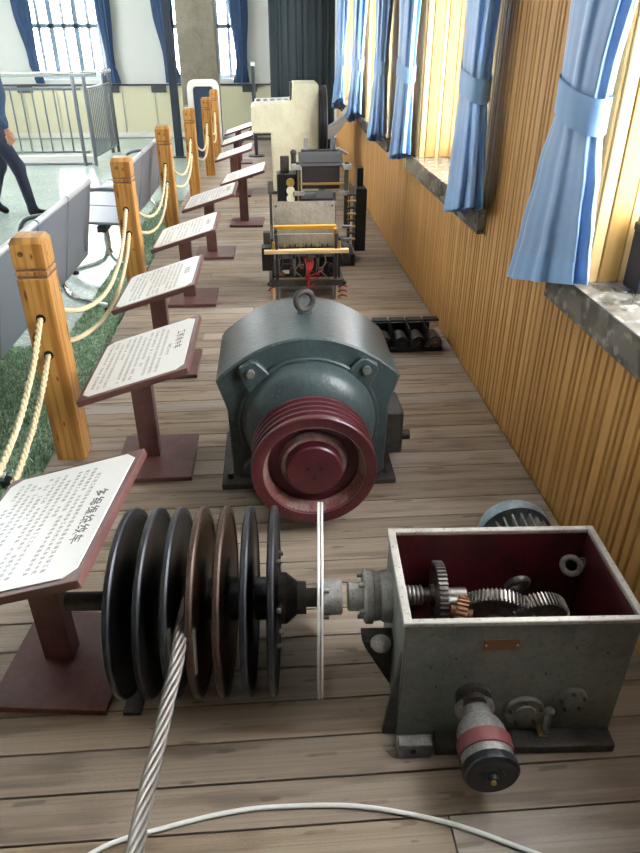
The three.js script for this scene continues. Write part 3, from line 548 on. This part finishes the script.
/* ---------- large green motor ---------- */
{
  const m = thing('electric_motor', 'large dark green motor with a maroon grooved pulley and lifting eye', 'motor', [.12, 0, -2.3]);
  const top = [[-.352, .485]]; for (let k = 0; k <= 20; k++) { const x = -.338 + .676 * k / 20; top.push([x, .655 - 1.28 * x * x * (1 + .1 * x * x)]); } top.push([.352, .485]);
  const outline = [...top.slice().reverse(), [-.315, .36], [-.31, .06], [-.28, .04], [.28, .04], [.31, .06], [.315, .36]];
  part(m, 'housing', toCreasedNormals(ext(shapeOf(outline), .47, .007), .5), M.motorGreen, [0, 0, -.47]);
  const C = .312;
  part(m, 'end_shield', latheZ([[.001, -.005], [.272, -.005], [.272, .012], [.262, .02], [.256, .045], [.24, .085], [.205, .112], [.16, .122], [.15, .135], [.001, .135]], 80), M.motorGreen, [0, C, 0]);
  part(m, 'shield_ring', muv(new THREE.TorusGeometry(.265, .011, 10, 72)), M.motorGreen, [0, C, .016]);
  for (const s of [-1, 1]) {
    const l = part(m, 'lug', ext(shapeOf([[-.055, -.05], [.055, -.05], [.042, .03], [.025, .046], [-.025, .046], [-.042, .03]]), .03, .005), M.motorGreen, [s * .212, C + .215, 0], [0, 0, -s * .6]);
    part(l, 'bolt', cylZ(.017, .022, 6), M.castGrey, [0, .01, .038]);
    const b = part(m, 'lug', bx(.08, .07, .05, .006), M.motorGreen, [s * .215, C - .2, .02], [0, 0, s * .7]);
    part(b, 'bolt', cylZ(.013, .02, 6), M.castDark, [0, 0, .03]);
  }
  for (const [a, x] of [[0, -.15], [0, .15]]) part(m, 'bearing_bolt', cylZ(.012, .03, 6), M.castGrey, [x, C + .085, .135]);
  // pulley with four belt grooves
  const R = .223, gr = []; let z = .148; gr.push([.195, z], [R, z]); for (let k = 0; k < 4; k++) { gr.push([R, z + .01], [R - .022, z + .018], [R - .022, z + .026], [R, z + .034]); z += .034; } gr.push([R, .3], [R - .004, .304]);
  const pu = part(m, 'pulley', latheZ([...gr, [.186, .304], [.18, .3], [.165, .235], [.16, .23], [.1, .23], [.1, .23], [.04, .23], [.04, .15], [.195, .148]], 96), M.maroon, [0, C - .027, .035], undefined, 'maroon four-groove belt pulley');
  part(pu, 'recess_ring', latheZ([[.184, .3005], [.168, .24], [.165, .243], [.181, .3025], [.184, .3005]], 72), M.maroonDust, undefined, undefined, 'dusty inner rim');
  part(pu, 'hub', latheZ([[.112, .23], [.104, .262], [.1, .292], [.094, .298], [.001, .298]], 60), M.maroon);
  part(pu, 'hub_collar', latheZ([[.125, .23], [.115, .258], [.104, .26], [.104, .23]], 60), M.maroonDust, undefined, undefined, 'dusty hub collar');
  for (let k = 0; k < 3; k++) part(pu, 'centre_hole', cylZ(.007, .003, 14), M.black, [Math.cos(k * 2.1 + .5) * .026, Math.sin(k * 2.1 + .5) * .026, .2985]);
  // eye bolt
  const e = part(m, 'lifting_eye', muv(new THREE.TorusGeometry(.036, .0125, 14, 36)), M.castDark, [0, .705, -.27], [-.15, .35, 0]);
  part(m, 'eye_base', cylY(.034, .02, 28, .03), M.motorGreen, [0, .657, -.27]);
  part(m, 'terminal_box', bx(.09, .2, .2, .01), M.castDark, [.36, .16, -.22]);
  part(m, 'cable_gland', cylX(.022, .05, 20), M.castDark, [.42, .12, -.18]);
  for (const s of [-1, 1]) { const f = part(m, 'foot', bx(.13, .03, .44, .006), M.castDark, [s * .295, .015, -.2]); for (const zz of [.17, -.17]) part(f, 'anchor_bolt', cylY(.014, .03, 6), M.castDark, [s * .03, .025, zz]); }
  part(m, 'body_base', bx(.5, .05, .42, .006), M.castDark, [0, .035, -.225]);
}

/* ---------- black roller rack by the wall ---------- */
{
  const r = thing('roller_rack', 'low black metal rack of rollers on the floor by the slatted wall', 'rack', [.79, 0, -3.68]);
  part(r, 'base_rail', bx(.4, .03, .1, .004), M.black, [0, .015, 0]); part(r, 'base_rail', bx(.4, .03, .05, .004), M.black, [-.02, .015, -.2]);
  part(r, 'back_plate', bx(.38, .09, .02, .004), M.black, [-.03, .075, -.17]);
  for (let k = 0; k < 4; k++) {
    const ro = part(r, 'roller', cylZ(.04, .12, 28), M.black, [-.15 + k * .1, .06, 0]);
    part(ro, 'roller_end', cylZ(.03, .01, 24), k === 3 ? mat(0x4a3f42, .5, .3) : M.darkGrey, [0, 0, .062]); part(ro, 'axle', cylZ(.01, .02, 10), M.castDark, [0, 0, .066]);
    part(r, 'divider', bx(.006, .1, .16, .002), M.darkGrey, [-.2 + k * .105, .07, -.1]);
    part(r, 'top_cap', bx(.09, .014, .06, .003), M.black, [-.15 + k * .105, .126, -.16]);
    part(r, 'edge_strip', bx(.085, .004, .008, .001), M.satin, [-.15 + k * .105, .121, -.126]);
  }
}

/* ---------- relay frame (middle) ---------- */
{
  const f = thing('relay_frame', 'old switchgear frame with wooden bars and red wires behind the green motor', 'switchgear', [.235, 0, -4.62]);
  for (const sx of [-1, 1]) for (const [zz, xx] of [[0, .235], [-.5, .235]]) { part(f, 'leg', bx(.022, .12, .022, .002), M.paleWood, [sx * xx, .06, zz]); part(f, 'leg', bx(.018, .12, .018, .002), M.satin, [sx * (xx - .035), .06, zz]); }
  part(f, 'lower_rail', bx(.53, .045, .03, .004), M.castDark, [0, .125, .01]); part(f, 'lower_rail', bx(.53, .045, .03, .004), M.castDark, [0, .125, -.5]);
  for (const s of [-1, 1]) { part(f, 'side_rail', bx(.03, .03, .5, .004), M.castDark, [s * .25, .125, -.25]); part(f, 'upright', bx(.02, .33, .024, .003), M.castDark, [s * .205, .3, .0]); part(f, 'upright', bx(.02, .52, .024, .003), M.castDark, [s * .235, .38, -.5]); part(f, 'side_plate', bx(.012, .3, .42, .003), M.black, [s * .235, .27, -.26]); part(f, 'bar_knob', cylY(.013, .05, 14), M.brass, [s * .225, .385, .0]); part(f, 'knob', new THREE.SphereGeometry(.016, 14, 10), M.castDark, [s * .265, .125, .028]); }
  part(f, 'front_board', bx(.585, .026, .05, .004), M.paleWood, [0, .348, .01], undefined, 'pale wooden front bar');
  part(f, 'handle_bar', bx(.44, .032, .03, .006), M.orangeBar, [-.0, .47, -.16], [.1, 0, 0], 'orange-yellow bar');
  for (const s of [-1, 1]) part(f, 'handle_arm', bx(.022, .16, .02, .004), s < 0 ? M.castDark : M.orangeBar, [s * .208, .41, -.12], [.55, 0, 0]);
  part(f, 'cover_plate', bx(.44, .27, .008, .002), M.dusty, [.0, .49, -.26], [-.18, 0, 0], 'dusty metal cover plate');
  for (const s of [-1, 1]) part(f, 'cover_screw', cylZ(.008, .006, 10), M.castDark, [s * .2, .595, -.262]);
  part(f, 'terminal_board', bx(.38, .09, .02, .003), M.dusty, [0, .405, -.06]);
  for (let k = 0; k < 9; k++) part(f, 'terminal', cylY(.006, .022, 8), k % 3 ? M.castDark : M.brass, [-.15 + k * .0375, .372, -.042]);
  part(f, 'side_relay', bx(.07, .16, .12, .006), M.black, [-.275, .29, -.06]); part(f, 'side_relay', bx(.05, .08, .06, .006), M.castDark, [-.27, .43, -.05]);
  part(f, 'side_relay', bx(.05, .12, .1, .006), M.castDark, [.285, .3, -.1]); part(f, 'side_clamp', bx(.06, .02, .03, .003), M.satin, [.29, .4, -.08]); part(f, 'side_clamp', bx(.06, .02, .03, .003), M.satin, [.29, .47, -.16]);
  for (const [x, w, h] of [[-.14, .09, .12], [-.04, .07, .15], [.04, .06, .13], [.14, .1, .14]]) { const q = part(f, 'relay', bx(w, h, .1, .006), M.black, [x, .23, -.06]); part(q, 'relay_clip', bx(w * .6, .012, .01, .001), M.castDark, [0, h * .2, .053]); }
  part(f, 'relay_tag', bx(.045, .026, .004, .001), M.white, [-.145, .2, -.006], undefined, 'small white tag');
  part(f, 'coil', cylZ(.032, .05, 20), M.castDark, [.02, .26, .0]); part(f, 'shelf', bx(.46, .014, .4, .002), M.castDark, [0, .155, -.24]);
  for (const [k, c] of [[0, M.redWire], [1, M.redWire], [2, M.redWire], [3, M.redWire]]) part(f, 'red_wire', tube([[-.02 + k * .02, .3, .0], [.0 + k * .012, .24, .045], [.015 - k * .01, .17, .05], [-.01 + k * .025, .07 + k * .045, .06], [.02 + k * .03, .08 + k * .045, .05]], .0055, 20, 6), c, undefined, undefined, 'red wire');
  for (let k = 0; k < 7; k++) { const x = -.18 + k * .06; part(f, 'cable_loop', tube([[x, .33, -.02], [x + .012, .27, .02], [x + rr(-.03, .03), .22, .03], [x + rr(-.02, .03), .165, .0]], .0045, 14, 6), [M.darkGrey, M.castDark, M.castGrey][k % 3]); }
  for (let k = 0; k < 6; k++) part(f, 'coil', cylZ(.017, .03, 16), k % 2 ? M.castDark : M.gearRust, [-.17 + k * .068, .19 + (k % 3) * .025, .004]);
  for (const y of [.02, .055, .09]) part(f, 'wire_end', tube([[.22, y, .01], [.26, y + .012, .02], [.285, y, .015]], .005, 8, 6), M.redWire);
  part(f, 'wire_end', tube([[-.22, .1, .01], [-.26, .09, .02], [-.27, .07, .015]], .005, 8, 6), M.redWire);
}
/* ---------- contactor unit behind it ---------- */
{
  const f = thing('contactor_unit', 'tall black contactor machine with a curved grey top, behind the wooden bars', 'machine', [.36, 0, -5.6]);
  part(f, 'base', bx(.62, .1, .6, .008), M.black, [0, .05, -.1]);
  part(f, 'core', bx(.3, .4, .34, .008), M.black, [.02, .3, -.18]);
  part(f, 'left_block', bx(.17, .6, .2, .008), M.black, [-.22, .4, -.04]);
  for (let k = 0; k < 4; k++) part(f, 'coil_disc', cylZ(.032, .02, 20), k === 3 ? M.brass : M.cream, [-.2, .46 + k * .06, .07]);
  part(f, 'left_cap', bx(.07, .12, .06, .006), M.castDark, [-.24, .76, -.04]);
  for (const s of [-1, 1]) {
    part(f, 'bracket', bx(.035, .48, .05, .005), M.castDark, [.045 + s * .2 + (s < 0 ? .02 : .0), .55, .06]);
    part(f, 'bracket_edge', bx(.008, .42, .008, .002), M.brass, [.045 + s * .2 + .015, .53, .09]);
    part(f, 'bracket_foot', bx(.09, .035, .06, .006), M.rim, [.045 + s * .18, .56, .07]); part(f, 'bracket_head', bx(.07, .04, .08, .008), M.rim, [.045 + s * .2, .755, .06]);
  }
  const arc = []; for (let k = 0; k <= 10; k++) { const a = .62 + k / 10 * .9; arc.push([Math.cos(a) * .2, Math.sin(a) * .2]); } for (let k = 10; k >= 0; k--) { const a = .62 + k / 10 * .9; arc.push([Math.cos(a) * .185, Math.sin(a) * .185]); }
  part(f, 'curved_cover', ext(shapeOf(arc), .35, .002).rotateY(-Math.PI / 2), mat(0x5a5c5f, .45, .3), [.22, .64, -.14], undefined, 'curved grey cover');
  part(f, 'cover_front', bx(.3, .2, .02, .003), mat(0x2b2022, .6), [.045, .68, .0]);
  part(f, 'cross_bar', bx(.36, .016, .02, .003), M.brass, [.045, .63, .075]); part(f, 'contact_bar', bx(.16, .024, .03, .006), M.satin, [.09, .49, .1]);
  part(f, 'contact_bar', bx(.09, .024, .03, .006), M.satin, [-.05, .555, .1]);
  part(f, 'top_knob', cylY(.02, .09, 16), M.castDark, [-.17, .8, -.0]); part(f, 'top_knob', new THREE.SphereGeometry(.026, 14, 10), M.castDark, [-.17, .85, 0]);
  part(f, 'top_knob', cylY(.02, .1, 16), M.rim, [-.06, .88, -.22]); part(f, 'top_knob', cylY(.02, .1, 16), M.satin, [.16, .88, -.22]); part(f, 'pointer', bx(.1, .02, .03, .006), M.satin, [.22, .85, -.06], [0, 0, -.5]);
  part(f, 'top_frame', bx(.3, .03, .05, .004), M.castDark, [.05, .83, -.22]);
  for (let k = 0; k < 8; k++) { part(f, 'contact_finger', bx(.07, .012, .05, .003), k % 2 ? M.castDark : M.brass, [.285, .2 + k * .05, .1]); }
  part(f, 'finger_post', bx(.02, .46, .03, .003), M.castDark, [.265, .36, .07]);
  part(f, 'right_column', bx(.09, .5, .2, .008), M.black, [.37, .33, -.06]); part(f, 'right_cap', bx(.05, .15, .08, .006), M.black, [.37, .65, -.1]);
}
/* ---------- cream machine ---------- */
{
  const c = thing('cream_machine', 'cream painted T-shaped machine with black belt wheels at the far end', 'machine', [.32, 0, -8.5]);
  const sh = shapeOf([[-.28, 0], [.27, 0], [.27, 1.17], [.25, 1.2], [-.01, 1.2], [-.03, 1.18], [-.04, 1.03], [-.07, 1.005], [-.46, .985], [-.51, .95], [-.51, .7], [-.48, .675], [-.29, .675]]);
  part(c, 'body', ext(sh, .62, .012), M.cream, [0, 0, -.62]);
  part(c, 'arm_tray', bx(.42, .02, .5, .006), M.white, [-.26, 1.005, -.31], [0, 0, .04]);
  for (let k = 0; k < 5; k++) part(c, 'key', bx(.045, .02, .08, .004), k % 2 ? M.satin : M.castGrey, [-.42 + k * .08, 1.018, -.12], [0, 0, .04]);
  part(c, 'underside_rail', bx(.22, .03, .3, .004), M.castDark, [-.38, .655, -.25]);
  part(c, 'side_cheek', bx(.03, .24, .1, .006), M.castDark, [-.045, 1.09, -.08]);
  for (const [x, r] of [[.292, .36], [.33, .39]]) part(c, 'belt_wheel', latheX([[.03, -.014], [r - .05, -.014], [r - .04, -.02], [r, -.02], [r, .02], [r - .04, .02], [r - .05, .014], [.03, .014], [.03, -.014]], 64), M.black, [x, .78, -.14]);
  part(c, 'wheel_axle', cylX(.03, .14, 20), M.castDark, [.31, .78, -.14]);
  part(c, 'wheel_trim', latheX([[.36, .0], [.392, .0], [.392, .006], [.36, .006], [.36, 0]], 64), M.satin, [.352, .78, -.14]);
  const a = []; for (let k = 0; k <= 12; k++) { const t = k / 12; a.push([.36 + .26 * t, .6 + .22 * t * t + .03 * t]); } for (let k = 12; k >= 0; k--) { const t = k / 12; a.push([.36 + .26 * t, .72 + .2 * t * t + .03 * t]); }
  part(c, 'curved_chute', ext(shapeOf(a), .3, .004), M.white, [0, 0, -.3], undefined, 'curved cream chute on the right');
  part(c, 'plinth', bx(.7, .03, .7, .006), M.castDark, [0, .015, -.31]);
}
/* ---------- end of the hall ---------- */
{
  const p = struct('trim_1', bx(.6, CE, .5, .012), M.concrete, [-1.09, CE / 2 - .03, -12.65]); p.name = 'wall_pillar';
  const d = []; for (let k = 0; k <= 40; k++) d.push([k / 40 * .98, .012 * Math.sin(k * 1.35) + .008 * Math.sin(k * 2.9)]); for (let k = 40; k >= 0; k--) d.push([k / 40 * .98, .012 * Math.sin(k * 1.35) + .008 * Math.sin(k * 2.9) - .012]);
  solo('backdrop_drape', ext(shapeOf(d), 3.1, 0).rotateX(-Math.PI / 2), M.teal, 'tall dark teal drape covering the end wall behind the cream machine', 'drape', undefined, [.06, 0, -11.5]);
  const r = thing('drape_rail', 'rail that carries the dark teal drape near the ceiling', 'rail', [.55, 3.12, -11.5]); part(r, 'rail', cylX(.02, 1.0, 12), M.darkGrey); for (const s of [-1, 1]) part(r, 'hanger', cylY(.008, .19, 8), M.darkGrey, [s * .4, .09, 0]);
  const w = thing('framed_screen', 'white rounded frame around a dark blue panel in front of the pillar', 'screen', [-1.0, -.055, -11.95]);
  const o = new THREE.Shape(); o.moveTo(-.25, 0); o.lineTo(-.25, 1.0); o.quadraticCurveTo(-.25, 1.15, -.12, 1.15); o.lineTo(.12, 1.15); o.quadraticCurveTo(.25, 1.15, .25, 1.0); o.lineTo(.25, 0); o.lineTo(.16, 0); o.lineTo(.16, .98); o.quadraticCurveTo(.16, 1.05, .1, 1.05); o.lineTo(-.1, 1.05); o.quadraticCurveTo(-.16, 1.05, -.16, .98); o.lineTo(-.16, 0); o.closePath();
  part(w, 'frame', ext(o, .1, .01), M.white); part(w, 'panel', bx(.33, 1.04, .02, .003), mat(0x33465c, .4), [0, .53, .04]);
  const k = thing('support_pole', 'dark blue slim steel pole in front of the end wall window', 'pole', [-1.47, -.055, -12.0]); part(k, 'shaft', bx(.12, 3.34, .12, .006), mat(0x27313f, .5, .2), [0, 1.67, 0]); part(k, 'foot_plate', bx(.22, .02, .22, .003), M.darkGrey, [0, .01, 0]);
  const q = thing('thin_stand', 'thin dark upright stand with a pale tip left of the teal drape', 'stand', [-.2, 0, -11.6]); part(q, 'shaft', cylY(.028, 1.28, 16), M.darkGrey, [0, .65, 0]); part(q, 'tip', cylY(.03, .05, 16), M.white, [0, 1.31, 0]); part(q, 'foot', cylY(.13, .02, 28), M.black, [0, .01, 0]);
  part(q, 'brace', tube([[0, .5, 0], [-.15, .3, 0], [-.3, .12, 0]], .01, 10, 8), M.darkGrey);
}
// stair railing
{
  const r = thing('stair_railing', 'stainless steel stair railing at the upper left, near the barred window', 'railing', [0, -.055, -11.2]);
  const xs = -4.5, xe = -2.72, H = 1.22;
  part(r, 'top_rail', cylX(.035, xe - xs + .3, 16), M.chrome, [(xs + xe) / 2 + .12, H + .03, 0]);
  part(r, 'mid_rail', cylX(.02, xe - xs, 12), M.railSteel, [(xs + xe) / 2, H - .16, 0]); part(r, 'lower_rail', cylX(.018, xe - xs, 12), M.railSteel, [(xs + xe) / 2, .2, 0]); part(r, 'floor_rail', cylX(.018, xe - xs, 12), M.railSteel, [(xs + xe) / 2, .03, 0]);
  for (const [x, z] of [[xs, 0], [xe - .1, 0], [xe + .06, 0], [-2.6, -1.5], [-2.68, -1.42]]) part(r, 'post', cylY(.028, H, 14), M.railSteel, [x, H / 2, z]);
  for (let x = xs + .14; x < xe - .2; x += .155) part(r, 'baluster', cylY(.012, H - .36, 10), M.railSteel, [x, .2 + (H - .36) / 2, 0]);
  const rot = Math.atan2(-.06, 1.5);
  part(r, 'top_rail', cylZ(.035, 1.55, 16), M.chrome, [xe + .1, H + .03, -.75], [0, rot, 0]); part(r, 'mid_rail', cylZ(.018, 1.5, 12), M.railSteel, [xe + .08, H - .16, -.75], [0, rot, 0]); part(r, 'lower_rail', cylZ(.018, 1.5, 12), M.railSteel, [xe + .08, .12, -.75], [0, rot, 0]);
  for (let k = 1; k < 14; k++) part(r, 'baluster', cylY(.011, H - .3, 10), M.railSteel, [xe + .065 + k * .004, .12 + (H - .3) / 2, -k * .105]);
  solo('stair_kerb', bx(1.9, .12, .1, .01), M.white, 'low white stair kerb behind the steel railing', 'kerb', undefined, [-3.65, .005, -11.42]);
}
// dark item on the nearest sill
{
  const b = thing('sill_box', 'small black box standing on the nearest window sill', 'box', [1.235, SILL + .1, -2.1]); part(b, 'case', bx(.1, .2, .1, .01), M.black, [0, .1, 0]); part(b, 'lid', bx(.105, .03, .105, .008), M.darkGrey, [0, .2, 0]);
}

/* ---------- walking person ---------- */
function sdfMesh(bones, min, size, res, k) {
  const mc = new MarchingCubes(res, new THREE.MeshStandardMaterial(), false, false, 120000); mc.isolation = 0; const n = mc.size, h = n / 2;
  for (let z = 0; z < n; z++) for (let y = 0; y < n; y++) for (let x = 0; x < n; x++) {
    const p = [min[0] + ((x - h) / h + 1) / 2 * size, min[1] + ((y - h) / h + 1) / 2 * size, min[2] + ((z - h) / h + 1) / 2 * size]; let d = 1e3;
    for (const [a, b, ra, rb, sx = 1] of bones) {
      const ba = [b[0] - a[0], b[1] - a[1], b[2] - a[2]], pa = [p[0] - a[0], p[1] - a[1], p[2] - a[2]], l = ba[0] ** 2 + ba[1] ** 2 + ba[2] ** 2 || 1e-9;
      const t = Math.max(0, Math.min(1, (pa[0] * ba[0] + pa[1] * ba[1] + pa[2] * ba[2]) / l));
      const q = Math.hypot(pa[0] - ba[0] * t, pa[1] - ba[1] * t, (pa[2] - ba[2] * t) / sx) - (ra + (rb - ra) * t);
      const hh = Math.max(0, Math.min(1, .5 + .5 * (q - d) / k)); d = q * (1 - hh) + d * hh - k * hh * (1 - hh); if (d > 100) d = q;
    }
    mc.field[x + y * n + z * n * n] = -d;
  }
  mc.update(); const c = mc.count, g = new THREE.BufferGeometry(), pos = new Float32Array(c * 3), nor = new Float32Array(c * 3);
  for (let i = 0; i < c; i++) for (let q = 0; q < 3; q++) { pos[3 * i + q] = min[q] + (mc.positionArray[3 * i + q] + 1) / 2 * size; nor[3 * i + q] = mc.normalArray[3 * i + q]; }
  g.setAttribute('position', new THREE.BufferAttribute(pos, 3)); g.setAttribute('normal', new THREE.BufferAttribute(nor, 3)); return g;
}
{
  const man = thing('person', 'person in dark blue jacket and trousers walking at the left edge', 'person', [-2.83, -.055, -7.75]);
  // local frame: walks towards +x; z is his side to side
  const hip = [0, .9, 0], body = [
    [[0, .92, -.08], [0, .92, .08], .125, .125], [[0, .98, 0], [.02, 1.2, 0], .135, .15, 1.2], [[.02, 1.2, 0], [.03, 1.36, 0], .15, .14, 1.35], [[.03, 1.42, -.15], [.03, 1.42, .15], .075, .075], [[.03, 1.44, 0], [.05, 1.54, 0], .055, .05],
    [[0, .9, .09], [.2, .52, .1], .095, .068], [[.2, .52, .1], [.26, .12, .1], .064, .05], [[0, .9, -.09], [-.06, .5, -.1], .095, .068], [[-.06, .5, -.1], [-.2, .13, -.1], .064, .05],
    [[.26, .06, .1], [.4, .04, .1], .045, .038], [[-.2, .1, -.1], [-.1, .04, -.1], .045, .038],
    [[.03, 1.41, .19], [.05, 1.13, .25], .062, .048], [[.05, 1.13, .25], [.2, .93, .24], .046, .038], [[.03, 1.41, -.19], [-.1, 1.15, -.25], .062, .048], [[-.1, 1.15, -.25], [-.12, .9, -.25], .046, .036]];
  const bg = sdfMesh(body, [-.95, -.05, -.95], 1.9, 110, .045);
  const hand = (w, dir) => { const [x, y, z] = w, o = []; o.push([[x, y, z], [x + dir * .015, y - .07, z], .02, .026, .6]); const L = [.062, .075, .07, .055]; for (let f = 0; f < 4; f++) { const fx = x - .03 + f * .019 + dir * .015, b = [fx, y - .085, z], m = [fx + dir * .008, y - .085 - L[f] * .55, z - .004], e = [fx - .002, y - .085 - L[f], z - .018]; o.push([b, m, .0088, .0082], [m, e, .0082, .007]); } o.push([[x + .025, y - .025, z], [x + .05, y - .06, z - .01], .0105, .0095], [[x + .05, y - .06, z - .01], [x + .052, y - .09, z - .018], .0095, .0078]); return sdfMesh(o, [x - .12, y - .2, z - .12], .24, 76, .006); };
  const h1 = hand([.21, .91, .24], 1), h2 = hand([-.12, .88, -.25], 1);
  const head = [[[.06, 1.66, 0], [.07, 1.62, 0], .092, .085, .88], [[.085, 1.6, 0], [.1, 1.55, 0], .065, .04, .85], [[.15, 1.625, 0], [.165, 1.605, 0], .012, .015], [[.02, 1.5, 0], [.05, 1.56, 0], .05, .05], [[.055, 1.63, .082], [.05, 1.6, .084], .014, .012], [[.055, 1.63, -.082], [.05, 1.6, -.084], .014, .012], [[.138, 1.572, -.018], [.138, 1.572, .018], .008, .008]];
  const hg = sdfMesh(head, [-.12, 1.42, -.18], .36, 90, .02);
  const paint = (g, f) => { const p = g.attributes.position, c = new Float32Array(p.count * 3), q = new THREE.Color(); for (let i = 0; i < p.count; i++) { q.set(f(p.getX(i), p.getY(i), p.getZ(i))); c.set([q.r, q.g, q.b], 3 * i); } g.setAttribute('color', new THREE.BufferAttribute(c, 3)); return g; };
  const skin = 0xc08b6d;
  paint(bg, (x, y, z) => (y < .075 || (y < .13 && x > .24 && y < .09) ? 0x191919 : y > 1.48 ? skin : y > .98 ? 0x27405f : (Math.abs(z) > .2 && y > .86) ? 0x27405f : 0x1a2438)); paint(h1, () => skin); paint(h2, () => skin); paint(hg, (x, y, z) => (x > .135 && Math.abs(y - 1.645) < .008 && Math.abs(Math.abs(z) - .03) < .013 ? 0x221a16 : Math.abs(y - 1.572) < .004 && x > .13 && Math.abs(z) < .024 ? 0x8d4d44 : skin));
  part(man, 'body', mergeGeometries([bg, h1, h2, hg]), mat(0xffffff, .75, 0, { vertexColors: true }));
  const hair = sdfMesh([[[.03, 1.69, 0], [.01, 1.63, 0], .095, .09, .92], [[-.02, 1.66, 0], [-.03, 1.58, 0], .075, .055, 1]], [-.18, 1.46, -.18], .36, 60, .02);
  part(man, 'hair', hair, mat(0x1c1815, .7));
}

scene.traverse((o) => { if (o.isMesh) { o.castShadow = true; o.receiveShadow = true; } });
renderer.render(scene, camera);
